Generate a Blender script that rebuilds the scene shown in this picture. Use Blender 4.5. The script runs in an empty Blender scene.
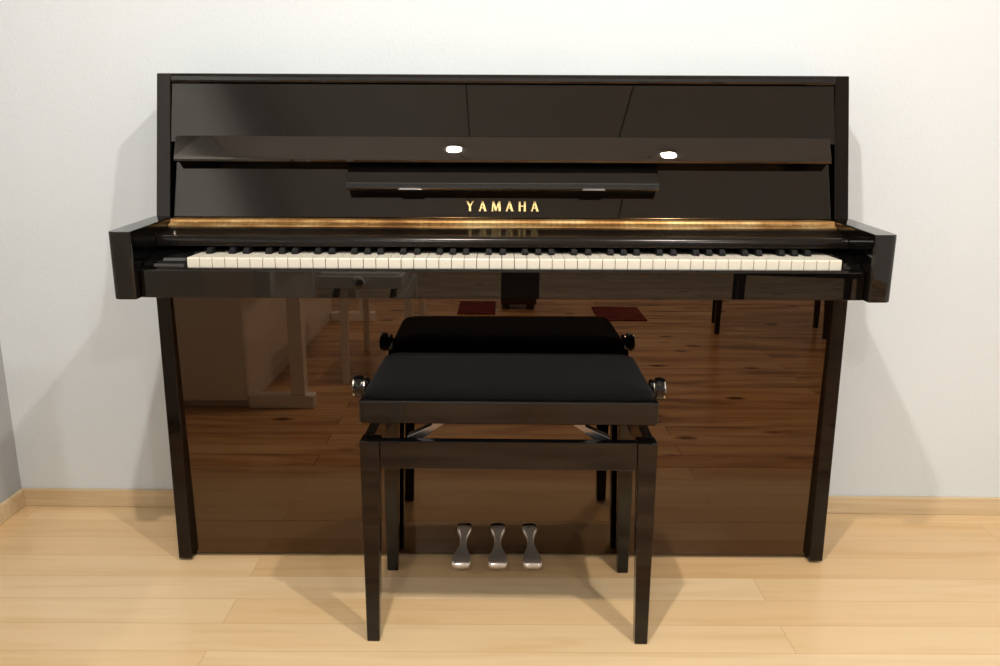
import bpy, bmesh, math
from mathutils import Vector, Matrix
S = bpy.context.scene
COL = S.collection
try:
    S.view_settings.view_transform = 'Standard'
    S.view_settings.look = 'None'
    S.view_settings.exposure = 0.0
except Exception as e:
    print(e)

# ------------------------------------------------------------ materials
def srgb(r, g, b):
    f = lambda c: (c/255/12.92 if c/255 <= .04045 else ((c/255+.055)/1.055)**2.4)
    return (f(r), f(g), f(b), 1)

def new_mat(name, base=(.8,.8,.8,1), rough=.5, metal=0, ior=1.5, tint=None, coat=0, sheen=0):
    m = bpy.data.materials.new(name); m.use_nodes = True
    b = m.node_tree.nodes['Principled BSDF']
    b.inputs['Base Color'].default_value = base
    b.inputs['Roughness'].default_value = rough
    b.inputs['Metallic'].default_value = metal
    b.inputs['IOR'].default_value = ior
    if tint: b.inputs['Specular Tint'].default_value = tint
    b.inputs['Coat Weight'].default_value = coat
    b.inputs['Sheen Weight'].default_value = sheen
    return m

def nn(m, t, **kw):
    n = m.node_tree.nodes.new(t)
    for k, v in kw.items():
        setattr(n, k, v)
    return n
def lk(m, a, b): m.node_tree.links.new(a, b)
def bsdf(m): return m.node_tree.nodes['Principled BSDF']

def noise(m, scale, detail=3, rough=.5, vec=None, stretch=None):
    tc = nn(m, 'ShaderNodeTexCoord')
    mp = nn(m, 'ShaderNodeMapping')
    lk(m, tc.outputs['Object'], mp.inputs['Vector'])
    if stretch: mp.inputs['Scale'].default_value = stretch
    n = nn(m, 'ShaderNodeTexNoise')
    n.inputs['Scale'].default_value = scale
    n.inputs['Detail'].default_value = detail
    n.inputs['Roughness'].default_value = rough
    lk(m, mp.outputs[0], n.inputs['Vector'])
    return n
def ramp(m, src, stops):
    r = nn(m, 'ShaderNodeValToRGB')
    e = r.color_ramp.elements
    e[0].position, e[0].color = stops[0]
    e[1].position, e[1].color = stops[-1]
    for p, c in stops[1:-1]:
        x = e.new(p); x.color = c
    lk(m, src, r.inputs['Fac'])
    return r
def mix(m, mode, fac, a, b):
    x = nn(m, 'ShaderNodeMix'); x.data_type = 'RGBA'; x.blend_type = mode
    for sock, v in ((x.inputs[0], fac), (x.inputs[6], a), (x.inputs[7], b)):
        if hasattr(v, 'links'): lk(m, v, sock)
        else: sock.default_value = v
    return x.outputs[2]
def bump(m, h, strength, dist=.001):
    b = nn(m, 'ShaderNodeBump'); b.inputs['Strength'].default_value = strength
    b.inputs['Distance'].default_value = dist
    lk(m, h, b.inputs['Height']); lk(m, b.outputs[0], bsdf(m).inputs['Normal'])

def wall_mat(name, c1, c2):
    m = new_mat(name, rough=.85)
    n = noise(m, 1.6, 4)
    r = ramp(m, n.outputs['Fac'], [(.35, c1), (.65, c2)])
    lk(m, r.outputs[0], bsdf(m).inputs['Base Color'])
    n2 = noise(m, 160, 3)
    bump(m, n2.outputs['Fac'], .25, .002)
    return m
M_wall = wall_mat('wall_paper', (.725,.775,.805,1), (.755,.805,.835,1))
M_wallL = wall_mat('shaded_wall_paper', (.42,.43,.44,1), (.46,.47,.48,1))  # grey puts the side wall's shade into its colour
M_ceil = wall_mat('ceiling_paper', (.76,.76,.75,1), (.80,.80,.79,1))

def gloss_black(name, tint, base=(.004,.003,.0025,1), ior=1.9, rough=.012):
    m = new_mat(name, base=base, rough=rough, ior=ior, tint=tint)
    n = noise(m, 9, 2)
    bump(m, n.outputs['Fac'], .006, .002)
    return m
M_blk = gloss_black('polished_ebony', (1,.93,.85,1), ior=1.60, base=(.002,.002,.002,1))
M_flap = gloss_black('polished_ebony_flap', (1,.90,.80,1), ior=1.85, base=(.002,.002,.002,1))
M_rail = gloss_black('polished_ebony_rail', (1,.92,.85,1), ior=1.38, rough=.19)
M_low = gloss_black('polished_ebony_lower', (1,.71,.49,1), ior=2.0, base=(.0015,.001,.001,1), rough=.004)
M_edge = gloss_black('polished_ebony_edges', (1,.9,.82,1), ior=1.4, rough=.05)
M_bench = gloss_black('bench_lacquer', (1,.95,.9,1), base=(.003,.003,.003,1), ior=1.48, rough=.05)
M_wht = new_mat('white_key', base=srgb(232,225,208), rough=.25)
M_bkey = new_mat('black_key', base=(.004,.004,.004,1), rough=.6)
bsdf(M_bkey).inputs['Specular IOR Level'].default_value = .2
M_gold = new_mat('gold_lettering', base=srgb(228,198,132), rough=.35, metal=.5)
M_chrome = new_mat('chrome', base=(.86,.80,.73,1), rough=.15, metal=1)
M_pedal = new_mat('pedal_metal', base=(.66,.57,.49,1), rough=.17, metal=.82)
M_arm = new_mat('satin_steel', base=(.30,.29,.28,1), rough=.22, metal=.9)
M_dchrome = new_mat('dark_steel', base=(.22,.21,.20,1), rough=.25, metal=1)
M_vel = new_mat('black_velvet', base=(.004,.0037,.0035,1), rough=.9, sheen=.03)
bsdf(M_vel).inputs['Specular IOR Level'].default_value = .06
nv = noise(M_vel, 500, 2); bump(M_vel, nv.outputs['Fac'], .3, .001)
M_wpiano = new_mat('white_lacquer', base=srgb(252,250,246), rough=.15)
M_rug = new_mat('rug_wool', rough=.95)
r = ramp(M_rug, noise(M_rug, 14, 3).outputs['Fac'], [(.4, srgb(96,22,18)), (.6, srgb(130,42,32))])
lk(M_rug, r.outputs[0], bsdf(M_rug).inputs['Base Color'])
# brass with soft tarnish and the fine knuckle joints of a piano hinge
M_brass = new_mat('brass', base=srgb(196,142,74), rough=.2, metal=.7)
n = noise(M_brass, 7, 4, rough=.6, stretch=(1.5,3,3))
r = ramp(M_brass, n.outputs['Fac'], [(.34, srgb(150,106,60)), (.50, srgb(202,156,96)), (.66, srgb(242,208,148))])
tc = nn(M_brass, 'ShaderNodeTexCoord'); sp = nn(M_brass, 'ShaderNodeSeparateXYZ'); lk(M_brass, tc.outputs['Object'], sp.inputs[0])
m1 = nn(M_brass, 'ShaderNodeMath'); m1.operation = 'MULTIPLY'; m1.inputs[1].default_value = 1/.0125; lk(M_brass, sp.outputs['X'], m1.inputs[0])
m2 = nn(M_brass, 'ShaderNodeMath'); m2.operation = 'FRACT'; lk(M_brass, m1.outputs[0], m2.inputs[0])
m3 = nn(M_brass, 'ShaderNodeMath'); m3.operation = 'LESS_THAN'; m3.inputs[1].default_value = .08; lk(M_brass, m2.outputs[0], m3.inputs[0])
m4 = nn(M_brass, 'ShaderNodeMath'); m4.operation = 'MULTIPLY'; m4.inputs[1].default_value = .45; lk(M_brass, m3.outputs[0], m4.inputs[0])
cb = mix(M_brass, 'MIX', m4.outputs[0], r.outputs[0], srgb(90,56,30))
lk(M_brass, cb, bsdf(M_brass).inputs['Base Color'])
M_standin = new_mat('dark_walnut', base=srgb(46,28,18), rough=.4)
r = ramp(M_standin, noise(M_standin, 5, 4, stretch=(1,8,8)).outputs['Fac'], [(.35, srgb(36,22,14)), (.65, srgb(66,42,28))])
lk(M_standin, r.outputs[0], bsdf(M_standin).inputs['Base Color'])

# light plank floor (boards out of view knottier, and darkened to tone the panel's reflection)
M_floor = new_mat('plank_floor', rough=.2, ior=1.48)
def floor_nodes(m):
    tc = nn(m, 'ShaderNodeTexCoord')
    mp = nn(m, 'ShaderNodeMapping'); lk(m, tc.outputs['Object'], mp.inputs['Vector'])
    mp.inputs['Location'].default_value = (.55, .012, 0)
    br = nn(m, 'ShaderNodeTexBrick')
    br.offset = .37; br.offset_frequency = 2
    lk(m, mp.outputs[0], br.inputs['Vector'])
    br.inputs['Scale'].default_value = 1
    br.inputs['Brick Width'].default_value = 1.75
    br.inputs['Row Height'].default_value = .088
    br.inputs['Mortar Size'].default_value = .0008
    br.inputs['Mortar Smooth'].default_value = .3
    br.inputs['Color1'].default_value = (0,0,0,1)
    br.inputs['Color2'].default_value = (1,1,1,1)
    br.inputs['Mortar'].default_value = (.5,.5,.5,1)
    tone = ramp(m, br.outputs['Color'], [(0, srgb(222,186,138)), (.4, srgb(228,195,148)), (.7, srgb(231,201,156)), (1, srgb(236,209,168))])
    sx = nn(m, 'ShaderNodeSeparateXYZ'); lk(m, tc.outputs['Object'], sx.inputs[0])
    mr = nn(m, 'ShaderNodeMapRange'); mr.inputs['From Min'].default_value = -.41; mr.inputs['From Max'].default_value = -.55
    lk(m, sx.outputs['Y'], mr.inputs['Value'])
    far = mr.outputs[0]
    ad = nn(m, 'ShaderNodeVectorMath'); ad.operation = 'ADD'
    sc = nn(m, 'ShaderNodeVectorMath'); sc.operation = 'MULTIPLY'
    sc.inputs[1].default_value = (7, 3, 5)
    lk(m, br.outputs['Color'], sc.inputs[0])
    lk(m, mp.outputs[0], ad.inputs[0]); lk(m, sc.outputs[0], ad.inputs[1])
    mp2 = nn(m, 'ShaderNodeMapping'); mp2.inputs['Scale'].default_value = (.9, 10, 1)
    lk(m, ad.outputs[0], mp2.inputs['Vector'])
    g = nn(m, 'ShaderNodeTexNoise'); g.inputs['Scale'].default_value = 2.6
    g.inputs['Detail'].default_value = 6; g.inputs['Distortion'].default_value = .6
    lk(m, mp2.outputs[0], g.inputs['Vector'])
    gr = ramp(m, g.outputs['Fac'], [(.3, (.87,.80,.70,1)), (.5, (.97,.95,.93,1)), (.7, (1,1,1,1))])
    c = mix(m, 'MULTIPLY', .75, tone.outputs[0], gr.outputs[0])
    mp4 = nn(m, 'ShaderNodeMapping'); mp4.inputs['Scale'].default_value = (.8, 5, 1)
    lk(m, ad.outputs[0], mp4.inputs['Vector'])
    g2 = nn(m, 'ShaderNodeTexNoise'); g2.inputs['Scale'].default_value = 2.4
    g2.inputs['Detail'].default_value = 5; g2.inputs['Distortion'].default_value = .6
    lk(m, mp4.outputs[0], g2.inputs['Vector'])
    grf = ramp(m, g2.outputs['Fac'], [(.32, (.34,.19,.11,1)), (.48, (.72,.52,.36,1)), (.66, (.95,.80,.64,1))])
    cf = mix(m, 'MULTIPLY', .95, tone.outputs[0], grf.outputs[0])
    mp3 = nn(m, 'ShaderNodeMapping'); mp3.inputs['Scale'].default_value = (3.6, 7.5, 1)
    lk(m, ad.outputs[0], mp3.inputs['Vector'])
    v = nn(m, 'ShaderNodeTexVoronoi'); v.inputs['Scale'].default_value = 1.0
    lk(m, mp3.outputs[0], v.inputs['Vector'])
    kr = ramp(m, v.outputs['Distance'], [(.06, (.06,.03,.02,1)), (.10, (.40,.26,.17,1)), (.18, (1,1,1,1))])
    cf = mix(m, 'MULTIPLY', .9, cf, kr.outputs[0])
    c = mix(m, 'MIX', far, c, cf)
    gapc = mix(m, 'MIX', far, srgb(206,169,124), srgb(20,10,6))
    gp = mix(m, 'MIX', br.outputs['Fac'], c, gapc)
    lk(m, gp, bsdf(m).inputs['Base Color'])
    inv = nn(m, 'ShaderNodeMath'); inv.operation = 'SUBTRACT'; inv.inputs[0].default_value = 1
    lk(m, br.outputs['Fac'], inv.inputs[1])
    bump(m, inv.outputs[0], .15, .0006)
floor_nodes(M_floor)
M_base = new_mat('pine_trim', rough=.45)
r = ramp(M_base, noise(M_base, 4, 5, stretch=(.6,12,20)).outputs['Fac'], [(.35, srgb(210,183,143)), (.65, srgb(225,202,165))])
lk(M_base, r.outputs[0], bsdf(M_base).inputs['Base Color'])
M_emit = bpy.data.materials.new('lamp_glow'); M_emit.use_nodes = True
bsdf(M_emit).inputs['Emission Color'].default_value = (1,.93,.82,1)
bsdf(M_emit).inputs['Emission Strength'].default_value = 300
M_white = new_mat('white_plastic', base=(.8,.8,.78,1), rough=.4)
M_trim = new_mat('dark_trim', base=(.16,.15,.14,1), rough=.6)

# ------------------------------------------------------------ helpers
def finish(name, bm, mat, parent=None, bevel=0, smooth=False, kind=None, label=None, segs=2):
    bmesh.ops.recalc_face_normals(bm, faces=bm.faces[:])
    me = bpy.data.meshes.new(name); bm.to_mesh(me); bm.free()
    if smooth:
        for p in me.polygons: p.use_smooth = True
    me.materials.append(mat)
    o = bpy.data.objects.new(name, me); COL.objects.link(o)
    if parent: o.parent = parent
    if bevel:
        b = o.modifiers.new('bevel', 'BEVEL'); b.width = bevel; b.segments = segs
        b.limit_method = 'ANGLE'; b.angle_limit = math.radians(30)
    if kind: o['kind'] = kind
    if label: o['label'] = label
    return o
def box(name, x0, x1, y0, y1, z0, z1, mat, parent=None, bevel=.0015, **kw):
    bm = bmesh.new()
    vs = [bm.verts.new((x, y, z)) for x in (x0, x1) for y in (y0, y1) for z in (z0, z1)]
    for f in ((0,1,3,2),(4,6,7,5),(0,4,5,1),(2,3,7,6),(0,2,6,4),(1,5,7,3)):
        bm.faces.new([vs[i] for i in f])
    return finish(name, bm, mat, parent, bevel, **kw)
def prism(name, prof, x0, x1, mat, parent=None, bevel=.0015, **kw):
    """profile of (y,z) points extruded along x"""
    bm = bmesh.new()
    a = [bm.verts.new((x0, y, z)) for y, z in prof]
    b = [bm.verts.new((x1, y, z)) for y, z in prof]
    bm.faces.new(a); bm.faces.new(b[::-1])
    n = len(prof)
    for i in range(n):
        bm.faces.new((a[i], b[i], b[(i+1)%n], a[(i+1)%n]))
    return finish(name, bm, mat, parent, bevel, **kw)
def smooth_prism(o, ang=28):
    for p in o.data.polygons: p.use_smooth = abs(p.normal.x) < .5
    e = o.modifiers.new('es', 'EDGE_SPLIT'); e.split_angle = math.radians(ang)
def loft(name, sections, mat, parent=None, smooth=True, subsurf=0, **kw):
    """sections: lists of equal-length point rings"""
    bm = bmesh.new()
    rings = [[bm.verts.new(p) for p in s] for s in sections]
    n = len(rings[0])
    for a, b in zip(rings, rings[1:]):
        for i in range(n):
            bm.faces.new((a[i], a[(i+1)%n], b[(i+1)%n], b[i]))
    bm.faces.new(rings[0]); bm.faces.new(rings[-1][::-1])
    o = finish(name, bm, mat, parent, smooth=smooth, **kw)
    if subsurf:
        s = o.modifiers.new('sub', 'SUBSURF'); s.levels = subsurf; s.render_levels = subsurf
    return o
def lathe(name, prof, axis, origin, mat, parent=None, n=28, **kw):
    """prof: (distance along axis, radius)"""
    ax = Vector(axis).normalized()
    u = ax.orthogonal().normalized(); v = ax.cross(u)
    o = Vector(origin)
    secs = [[o + ax*d + (u*math.cos(t) + v*math.sin(t))*r for t in [2*math.pi*i/n for i in range(n)]] for d, r in prof]
    ob = loft(name, secs, mat, parent, smooth=False, **kw)
    for p in ob.data.polygons:
        p.use_smooth = len(p.vertices) == 4
    e = ob.modifiers.new('es', 'EDGE_SPLIT'); e.split_angle = math.radians(40)
    return ob
def thing(name, loc, label, category, rotz=0):
    e = bpy.data.objects.new(name, None); COL.objects.link(e)
    e.location = loc; e.rotation_euler[2] = rotz
    e.empty_display_size = .1
    e['label'] = label; e['category'] = category
    return e

# ------------------------------------------------------------ room
XL, XR, YF, ZC = -1.250, 2.5, -4.6, 2.45
wy = lambda x: .238 - .012*x
def quadprism(name, pts, z0, z1, mat, **kw):
    bm = bmesh.new()
    a = [bm.verts.new((x, y, z0)) for x, y in pts]; b = [bm.verts.new((x, y, z1)) for x, y in pts]
    bm.faces.new(a); bm.faces.new(b[::-1])
    for i in range(len(pts)):
        j = (i+1) % len(pts); bm.faces.new((a[i], b[i], b[j], a[j]))
    return finish(name, bm, mat, kind='structure', **kw)
quadprism('floor', [(XL-.1,YF-.1),(XR+.1,YF-.1),(XR+.1,wy(XR)+.1),(XL-.1,wy(XL)+.1)], -.05, 0, M_floor)
quadprism('ceiling', [(XL-.1,YF-.1),(XR+.1,YF-.1),(XR+.1,wy(XR)+.1),(XL-.1,wy(XL)+.1)], ZC, ZC+.05, M_ceil)
quadprism('wall_back', [(XL-.1,wy(XL-.1)),(XR+.1,wy(XR+.1)),(XR+.1,wy(XR)+.1),(XL-.1,wy(XL)+.1)], 0, ZC, M_wall)
quadprism('wall_left', [(XL-.1,-.95),(XL,-.95),(XL,wy(XL)),(XL-.1,wy(XL))], 0, ZC, M_wallL)
quadprism('wall_side', [(XL-.1,YF),(XL,YF),(XL,-.95),(XL-.1,-.95)], 0, ZC, M_wall)
quadprism('wall_right', [(XR,YF),(XR+.1,YF),(XR+.1,wy(XR)),(XR,wy(XR))], 0, ZC, M_wall)
quadprism('wall_front', [(XL-.1,YF-.1),(XR+.1,YF-.1),(XR+.1,YF),(XL-.1,YF)], 0, ZC, M_wall)
T = .012
quadprism('baseboard_back', [(XL,wy(XL)-T),(XR,wy(XR)-T),(XR,wy(XR)),(XL,wy(XL))], 0, .046, M_base, bevel=.002)
quadprism('baseboard_left', [(XL,YF),(XL+T,YF),(XL+T,wy(XL)-T),(XL,wy(XL)-T)], 0, .046, M_base, bevel=.002)
quadprism('baseboard_right', [(XR-T,YF),(XR,YF),(XR,wy(XR)-T),(XR-T,wy(XR)-T)], 0, .046, M_base, bevel=.002)
quadprism('baseboard_front', [(XL+T,YF),(XR-T,YF),(XR-T,YF+T),(XL+T,YF+T)], 0, .046, M_base, bevel=.002)
for i, x in enumerate((-.185, .68)):
    quadprism('trim_%d' % (i+1), [(x-.003,YF+.02),(x+.003,YF+.02),(x+.003,-1.35),(x-.003,-1.35)], ZC-.004, ZC, M_trim)

# ------------------------------------------------------------ black upright piano
P = thing('upright_piano', (0,0,0), 'glossy black polished upright piano with open fallboard against a pale wall', 'piano')
W = .73
for s in (-1, 1):
    xa, xb = sorted((s*W, s*(W-.030)))
    prism('side_panel', [(.221,.006),(-.036,.006),(-.022,.637),(.0,.70),(.018,.775),(.086,1.066),(.221,1.066)], xa, xb, M_edge, P, bevel=.002)
    bm = bmesh.new()
    x0, x1 = s*(W+.001), s*(W-.043)
    yf = -.205
    foot = [(x0,.012)]
    for i in range(7):
        a = math.radians(90*i/6); rr = .013
        foot.append((x0 - s*rr*(1-math.cos(a)), yf + rr*(1-math.sin(a))))
    foot += [(x1+s*.003,yf),(x1,yf+.003),(x1,.012)]
    lo = [bm.verts.new((x,y,.637)) for x,y in foot]
    hi = [bm.verts.new((x,y,.765+(y+.19)*.045)) for x,y in foot]
    bm.faces.new(lo); bm.faces.new(hi[::-1])
    for i in range(len(foot)):
        j=(i+1)%len(foot); bm.faces.new((lo[i],hi[i],hi[j],lo[j]))
    finish('arm', bm, M_blk, P, bevel=.003, segs=3)
    lathe('glide', [(0,.012),(.004,.014),(.006,.010)], (0,0,1), (s*(W-.016),-.008,0), M_dchrome, P)
    lathe('glide', [(0,.012),(.004,.014),(.006,.010)], (0,0,1), (s*(W-.016),.20,0), M_dchrome, P)
IN = W-.0305
box('back_panel', -IN, IN, .200, .220, .02, 1.045, M_edge, P)
prism('lid', [(.082,1.047),(.080,1.052),(.080,1.060),(.085,1.066),(.221,1.066),(.221,1.047)], -IN, IN, M_blk, P)
prism('upper_panel', [(.052,.925),(.084,1.046),(.104,1.046),(.072,.925)], -IN, IN, M_blk, P)
prism('lower_panel', [(-.014,.0905),(-.014,.636),(.01,.636),(.01,.0905)], -IN, IN, M_low, P, bevel=.0003)
prism('bottom_rail', [(-.014,.010),(-.014,.0902),(.014,.0902),(.014,.010)], -IN, IN, M_low, P, bevel=.0003)
fb = prism('fallboard', [(.0,.773),(.040,.886),(.056,.886),(.016,.773)], -.686, .686, M_blk, P)
prof = [(.024,.884),(.0165,.8845),(.0125,.887),(.0115,.891),(.0125,.895)]
for i in range(1, 15):
    t = i/14
    ang = math.radians(24.2 + 3.0*t)
    y, z = prof[-1]
    prof.append((y + .0034*math.sin(ang), z + .0034*math.cos(ang)))
y, z = prof[-1]
prof += [(y+.006, z+.0005), (.058, z), (.058, .884)]
fl = prism('front_flap', prof, -.680, .680, M_flap, fb, bevel=0)
smooth_prism(fl, 20)
ms = prism('music_shelf', [(.040,.8835),(.030,.8835),(-.010,.8465),(-.014,.844),(-.0145,.834),(-.010,.830),(.0205,.830)], -.322, .322, M_blk, fb, bevel=.001)
for x in (-.19, .187):
    h = box('shelf_hinge', x-.022, x+.022, -.0162, -.0125, .8330, .8355, M_arm, fb, bevel=.0008)
    lathe('hinge_pin', [(-.024,.0011),(.024,.0011)], (1,0,0), (x,-.0165,.8325), M_arm, fb, n=10)
lean = math.atan2(.040, .113)
def letters():
    bm = bmesh.new()
    def stroke(p, q, w0, w1=None):
        w1 = w1 or w0
        (ax, ay), (bx, by) = p, q
        vs = [bm.verts.new(v) for v in ((ax-w0/2, ay, 0), (ax+w0/2, ay, 0), (bx+w1/2, by, 0), (bx-w1/2, by, 0))]
        bm.faces.new(vs)
    def bar(x0, x1, y, h):
        vs = [bm.verts.new(v) for v in ((x0,y-h/2,0),(x1,y-h/2,0),(x1,y+h/2,0),(x0,y+h/2,0))]
        bm.faces.new(vs)
    TK, TN = .22, .13
    def A(o):
        stroke((o+.10,0),(o+.40,1),TN,TN); stroke((o+.70,0),(o+.38,1),TK,TK)
        bar(o+.20,o+.62,.33,.09)
        bar(o+.0,o+.2,.035,.07); bar(o+.56,o+.84,.035,.07)
    def Y(o):
        stroke((o+.41,.45),(o+.12,1),TK,TK); stroke((o+.41,.45),(o+.72,1),TN,TN)
        stroke((o+.41,0),(o+.41,.5),TK*.9,TK*.95); bar(o+.27,o+.55,.035,.07)
        bar(o+.0,o+.24,.965,.07); bar(o+.60,o+.84,.965,.07)
    def Mm(o):
        stroke((o+.10,0),(o+.15,1),TN,TN); stroke((o+.48,.05),(o+.17,1),TK*.9,TK)
        stroke((o+.46,.05),(o+.80,1),TN,TN); stroke((o+.87,0),(o+.82,1),TK,TK)
        bar(o+.0,o+.2,.035,.07); bar(o+.74,o+1.0,.035,.07)
    def H(o):
        stroke((o+.14,0),(o+.14,1),TK*.9); stroke((o+.68,0),(o+.68,1),TK*.9)
        bar(o+.14,o+.68,.52,.09)
        for a in (.14,.68):
            bar(o+a-.13,o+a+.13,.035,.07); bar(o+a-.13,o+a+.13,.965,.07)
    o = 0
    for f, w in ((Y,.84),(A,.84),(Mm,1.0),(A,.84),(H,.82),(A,.84)):
        f(o); o += w + .50
    tot = o - .50
    bmesh.ops.translate(bm, verts=bm.verts[:], vec=(-tot/2, 0, 0))
    cap = .0215; wid = .152
    bmesh.ops.scale(bm, verts=bm.verts[:], vec=(wid/tot, cap, 1))
    r = bmesh.ops.extrude_face_region(bm, geom=bm.faces[:])
    bmesh.ops.translate(bm, verts=[v for v in r['geom'] if isinstance(v, bmesh.types.BMVert)], vec=(0,0,.0006))
    M = Matrix(((1,0,0,0),(0,math.sin(lean),-math.cos(lean),0),(0,math.cos(lean),math.sin(lean),0),(0,0,0,1)))
    zb = .7870; yb = .040*(zb-.773)/.113
    M = Matrix.Translation((0, yb, zb)) @ M
    bmesh.ops.transform(bm, matrix=M, verts=bm.verts[:])
    bmesh.ops.translate(bm, verts=bm.verts[:], vec=(0,-.0003,0))
    return finish('gold_lettering', bm, M_gold, fb, label='inlaid gold capital lettering')
letters()
# brass hinge: two leaves with a raised knuckle barrel between them
prof = [(.002,.7690),(.002,.7716),(-.010,.7698)]
for i in range(9):
    a = math.radians(20 + 150*i/8)
    prof.append((-.0165 + .0052*math.cos(a), .7668 + .0042*math.sin(a)))
prof += [(-.0225,.7655),(-.034,.7600),(-.034,.7570)]
hs = prism('hinge_strip', prof, -.686, .686, M_brass, P, bevel=0, label='brass continuous hinge strip')
# glossy rail overhanging the keys
rp = [(.0,.768),(-.034,.7570),(-.040,.7545),(-.080,.7455)]
for i in range(9):
    a = math.radians(90 - i*90/8)
    rp.append((-.085 - .011*math.cos(a), .7320 + .0130*math.sin(a)))
rp += [(-.0955,.7247),(-.090,.7240),(.0,.7240)]
kr = prism('key_rail', rp, -.686, .686, M_rail, P, bevel=0)
smooth_prism(kr, 28)
box('keybed', -IN, IN, -.165, -.015, .640, .680, M_edge, P)
prism('key_slip', [(-.165,.637),(-.182,.637),(-.182,.6895),(-.178,.6935),(-.165,.6935)], -.686, .686, M_blk, P, bevel=.001)
KX0, KX1 = -.604, .650
for xa, xb in ((-.686, KX0-.003), (KX1+.003, .686)):
    prism('key_block', [(-.163,.681),(-.163,.694),(-.161,.699),(-.156,.704),(-.145,.708),(-.100,.716),(-.034,.716),(-.034,.681)], xa, xb, M_blk, P, bevel=.002)
kw = (KX1-KX0)/52
wk = None
ZK = .7108
for i in range(52):
    x = KX0 + (i+.5)*kw
    if wk is None:
        wk = prism('white_key', [(-.160,.6815),(-.160,ZK-.002),(-.1585,ZK),(-.030,ZK),(-.030,.6815)], -kw/2+.0006, kw/2-.0006, M_wht, P, bevel=.0006)
        wk['label'] = 'ivory white key'
        k = wk
    else:
        k = wk.copy(); COL.objects.link(k)
    k.location.x = x
bk = None
for i in range(51):
    note = 'ABCDEFG'[i % 7]
    if note in 'BE': continue
    x = KX0 + (i+1)*kw + {'A':.0015,'C':-.0018,'D':.0018,'F':-.002,'G':0}[note]
    if bk is None:
        secs = []
        for y, zt, h in ((-.109,ZK+.005,.0058),(-.105,ZK+.0118,.0050),(-.031,ZK+.0125,.0050)):
            yb_ = -.110 if y < -.1 else y
            secs.append([(-.0064,yb_ + (.0005 if y>-.107 else 0),ZK+.0003),(.0064,yb_+ (.0005 if y>-.107 else 0),ZK+.0003),(h,y,zt),(-h,y,zt)])
        bk = loft('black_key', secs, M_bkey, P, smooth=False)
        bm_ = bk.modifiers.new('b','BEVEL'); bm_.width=.0008; bm_.segments=2
        bk['label'] = 'black key'
        k = bk
    else:
        k = bk.copy(); COL.objects.link(k)
    k.location.x = x
# pedals
def pedal(x, skew):
    def ring(y, z, w, t, n=16):
        out = []
        xo = x + skew*(-y/.09)
        y -= .012
        for i in range(n):
            a = 2*math.pi*i/n
            c, s_ = math.cos(a), math.sin(a)
            sx = math.copysign(abs(c)**.6, c); sz = math.copysign(abs(s_)**.7, s_)
            out.append((xo + sx*w/2, y, z + .003 + sz*t/2))
        return out
    secs = [ring(-.003,.073,.030,.011), ring(-.009,.073,.036,.017), ring(-.017,.069,.034,.016), ring(-.024,.062,.021,.015), ring(-.035,.053,.015,.015),
            ring(-.047,.046,.018,.012), ring(-.057,.041,.029,.010), ring(-.068,.036,.040,.011), ring(-.079,.030,.044,.013), ring(-.086,.025,.043,.013), ring(-.090,.020,.036,.010)]
    return loft('pedal', secs, M_pedal, P, subsurf=1, label='chrome pedal')
for x, sk in ((-.082, -.006), (-.007, 0), (.064, .006)):
    pedal(x, sk)

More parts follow.
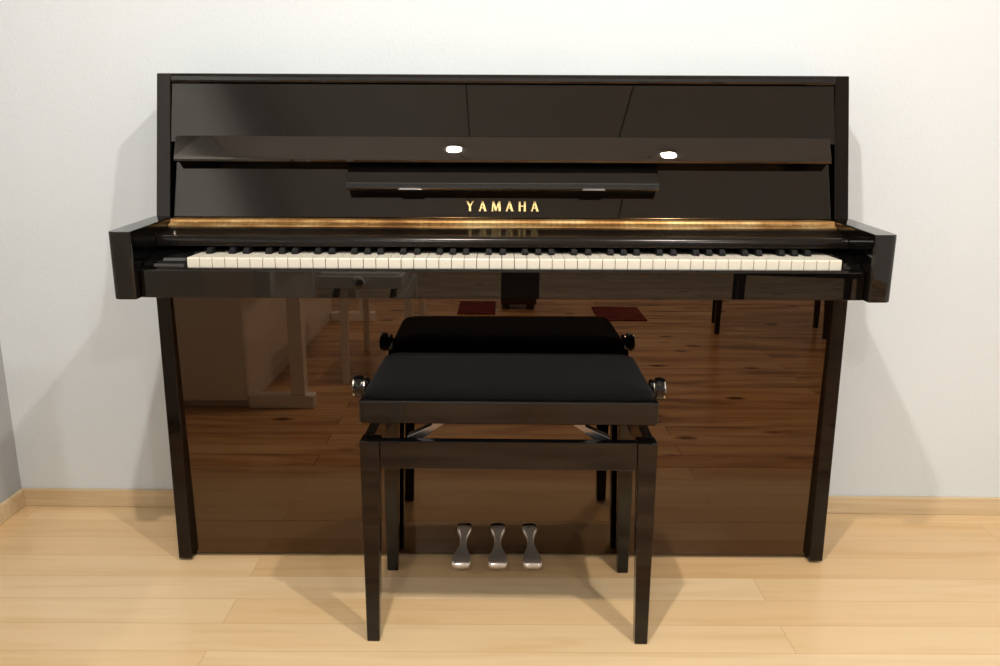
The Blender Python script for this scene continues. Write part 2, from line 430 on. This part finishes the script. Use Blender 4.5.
# ------------------------------------------------------------ benches
def bench(name, loc, rotz, label, lacq, seatm, w=.53, d=.29, htop=.484):
    B = thing(name, loc, label, 'bench', rotz)
    hw, hd = w/2, d/2
    z1 = htop; z0 = z1-.043
    box('seat_frame', -hw, hw, -hd, hd, z0, z1, lacq, B, bevel=.0035, segs=3)
    # padded cushion: rounded-rectangle footprint, rolled edge, shallow dome
    bm = bmesh.new()
    cw, cd, rc = hw-.005, hd-.005, .028
    N = 12
    def outline(inset):
        a_, b_, r_ = cw-inset, cd-inset, max(rc-inset*.4, .006)
        pts = []
        for cx, cy, st in ((a_-r_, b_-r_, 0), (-a_+r_, b_-r_, 90), (-a_+r_, -b_+r_, 180), (a_-r_, -b_+r_, 270)):
            for i in range(N+1):
                t = math.radians(st + 90*i/N)
                pts.append((cx + r_*math.cos(t), cy + r_*math.sin(t)))
        return pts
    rings = []
    for ins, h in ((.001,-.002),(0,.003),(.0008,.007),(.004,.011),(.010,.0145),(.020,.0175),(.035,.0195),(.060,.0215),(.090,.0230),(.120,.0236)):
        rings.append([bm.verts.new((px, py, z1+h)) for px, py in outline(ins)])
    n = len(rings[0])
    for a_, b_ in zip(rings, rings[1:]):
        for i in range(n):
            bm.faces.new((a_[i], a_[(i+1)%n], b_[(i+1)%n], b_[i]))
    bm.faces.new(rings[-1]); bm.faces.new(rings[0][::-1])
    finish('seat_cushion', bm, seatm, B, smooth=True, label='black velvet padded cushion' if seatm is M_vel else None)
    zt = z1-.078; zb = zt-.053
    lw = .036
    for sx in (-1,1):
        for sy in (-1,1):
            def rg(z, t, sx=sx, sy=sy):
                xo, yo = sx*(hw+.002), sy*(hd-.004)
                return [(xo,yo,z),(xo-sx*t,yo,z),(xo-sx*t,yo-sy*t,z),(xo,yo-sy*t,z)]
            loft('leg', [rg(0,.024), rg(zb,.034), rg(zt,lw)], lacq, B, smooth=False, bevel=.002)
    i0 = hw+.002-lw
    box('apron', -i0, i0, -hd+.006, -hd+.024, zb, zt, lacq, B)
    box('apron', -i0, i0, hd-.024, hd-.006, zb, zt, lacq, B)
    for sx in (-1,1):
        a, b_ = sorted((sx*(hw-.001), sx*(hw-.019)))
        box('apron', a, b_, -hd+.004+lw, hd-.004-lw, zb, zt, lacq, B)
    for sx in (-1,1):
        for sy in (-1,1):
            y = sy*(hd-.045)
            bm = bmesh.new()
            pts = [(sx*(hw-.080), zt-.015), (sx*(hw-.080), zt-.002), (sx*(hw-.150), z0-.003), (sx*(hw-.150), z0), (sx*(hw-.190), z0), (sx*(hw-.190), z0-.003), (sx*(hw-.160), z0-.004), (sx*(hw-.094), zt-.015)]
            hy = .011
            a = [bm.verts.new((px, y-hy, pz)) for px, pz in pts]; b_ = [bm.verts.new((px, y+hy, pz)) for px, pz in pts]
            bm.faces.new(a); bm.faces.new(b_[::-1])
            m_ = len(pts)
            for i in range(m_): bm.faces.new((a[i], b_[i], b_[(i+1)%m_], a[(i+1)%m_]))
            finish('lifting_arm', bm, M_arm, B, bevel=.0008, label='steel height adjustment arm')
        lathe('pivot_rod', [(-hd+.03,.004),(hd-.03,.004)], (0,1,0), (sx*(hw-.13),0,z0-.012), M_arm, B, n=12, label='steel height adjustment rod')
    zk = z1 - .019
    for sx in (-1,1):
        kb = lathe('knob', [(0,.009),(.006,.009),(.007,.017),(.011,.0185),(.014,.016),(.017,.016),(.019,.0215),(.029,.0225),(.033,.0205)], (sx,0,0), (sx*hw,0,zk), lacq, B, label='round turned adjustment knob')
        lathe('knob_ring', [(0,.0200),(.002,.0208),(.004,.0185),(.005,.009)], (sx,0,0), (sx*(hw+.0332),0,zk), M_chrome, kb, label='bright metal cap ring')
        lathe('knob_ring', [(0,.0163),(.003,.0172),(.005,.0163)], (sx,0,0), (sx*(hw+.012),0,zk), M_chrome, kb, label='bright metal collar ring')
    return B
bench('piano_bench', (.0135, -.195, 0), -.012, 'black lacquered piano bench with black velvet cushion and side knobs', M_bench, M_vel)

# ------------------------------------------------------------ things seen mirrored in the glossy case
WP = thing('upright_piano.001', (-1.233, -1.78, 0), 'white lacquered upright piano with closed fallboard beside left wall', 'piano')
L0 = .73
box('body', 0, .33, -L0+.03, L0-.03, .05, 1.09, M_wpiano, WP, bevel=.003)
box('lid', -.0, .345, -L0, L0, 1.091, 1.11, M_wpiano, WP, bevel=.004)
for s in (-1,1):
    a, b_ = sorted((s*L0, s*(L0-.029)))
    box('side_panel', 0, .335, a, b_, .03, 1.09, M_wpiano, WP, bevel=.003)
    box('arm', .336, .56, a, b_, .60, .74, M_wpiano, WP, bevel=.006)
    a2, b2 = sorted((s*(L0-.002), s*(L0-.052)))
    box('leg', .49, .54, a2, b2, .05, .60, M_wpiano, WP, bevel=.004)
    box('toe_block', .336, .57, a2, b2, .0, .05, M_wpiano, WP, bevel=.006)
    lathe('caster', [(-.01,.014),(.01,.014)], (0,1,0), (.10,s*(L0-.05),.015), M_dchrome, WP)
box('keybed', .331, .54, -L0+.03, L0-.03, .60, .66, M_wpiano, WP, bevel=.003)
box('fallboard', .331, .52, -L0+.03, L0-.03, .661, .735, M_wpiano, WP, bevel=.01)
box('plinth', .0, .33, -L0+.03, L0-.03, .0, .05, M_wpiano, WP, bevel=.002)
bench('piano_bench.001', (-.48, -1.62, 0), math.pi/2, 'white lacquered piano bench with pale padded seat', M_wpiano, M_wpiano)
bench('piano_bench.002', (1.35, -2.3, 0), .2, 'black wooden piano bench standing on plank floor', M_bench, M_vel)
for x0, x1, y0, y1 in ((-.24, -.03, -3.0, -2.65), (.52, .78, -2.85, -2.5)):
    R = thing('rug', ((x0+x1)/2, (y0+y1)/2, 0), 'small red woven wool mat on plank floor', 'rug')
    box('rug_pile', x0-(x0+x1)/2, (x1-x0)/2, -(y1-y0)/2, (y1-y0)/2, 0, .008, M_rug, R, bevel=.003)
C = thing('dark_stand_in', (.10, -2.9, 0), 'added stand-in for a mirrored dark figure, drawn as a walnut chest standing on plank floor', 'block')  # added dark box, stands in for the dark figure mirrored in the lower panel
box('body', -.10, .10, -.12, .12, .03, .40, M_standin, C, bevel=.003)
box('lid', -.11, .11, -.13, .13, .401, .425, M_standin, C, bevel=.004)
for sx in (-1,1):
    for sy in (-1,1):
        lathe('foot', [(0,.016),(.012,.022),(.03,.020)], (0,0,1), (sx*.07, sy*.09, 0), M_standin, C)

# ------------------------------------------------------------ lamps
def lamp(x, y, power, size=.03, col=(1,.92,.80)):
    e = thing('ceiling_spot_or_fill', (x, y, ZC), 'small round white ceiling spotlight, rear pair added as fill', 'light')
    lathe('housing', [(0,.045),(-.004,.050),(-.03,.050),(-.034,.044),(-.034,.034),(-.02,.032)], (0,0,1), (0,0,0), M_white, e)
    lathe('bulb', [(-.0205,.030),(-.026,.030),(-.028,.026)], (0,0,1), (0,0,0), M_emit, e)
    l = bpy.data.lights.new('spot', 'SPOT'); l.energy = power; l.color = col
    l.spot_size = math.radians(170); l.spot_blend = .5; l.shadow_soft_size = size
    o = bpy.data.objects.new('lamp_light', l); COL.objects.link(o)
    o.parent = e; o.location = (0,0,-.07)
for x, y, p, c in ((-.21,-1.2,80,(1,.945,.87)), (.75,-1.29,73,(1,.945,.87)), (-.5,-3.3,46,(.95,.97,1)), (1.3,-3.3,46,(.95,.97,1))):  # front pair read from the highlights; rear pair added, unseen, as fill
    lamp(x, y, p, col=c)

w = bpy.data.worlds.new('world'); S.world = w; w.use_nodes = True
w.node_tree.nodes['Background'].inputs[0].default_value = (.8,.88,1,1)
w.node_tree.nodes['Background'].inputs[1].default_value = .3

# ------------------------------------------------------------ camera
cam = bpy.data.cameras.new('camera'); co = bpy.data.objects.new('camera', cam); COL.objects.link(co)
cam.sensor_width = 36; cam.lens = 36*800/1000
cam.clip_start = .02
pitch = math.radians(13.5)
co.location = (-.004, -1.68, .93)
co.rotation_euler = (Matrix.Rotation(math.pi/2 - pitch, 3, 'X') @ Matrix.Rotation(math.radians(.25), 3, 'Z')).to_euler()
S.camera = co
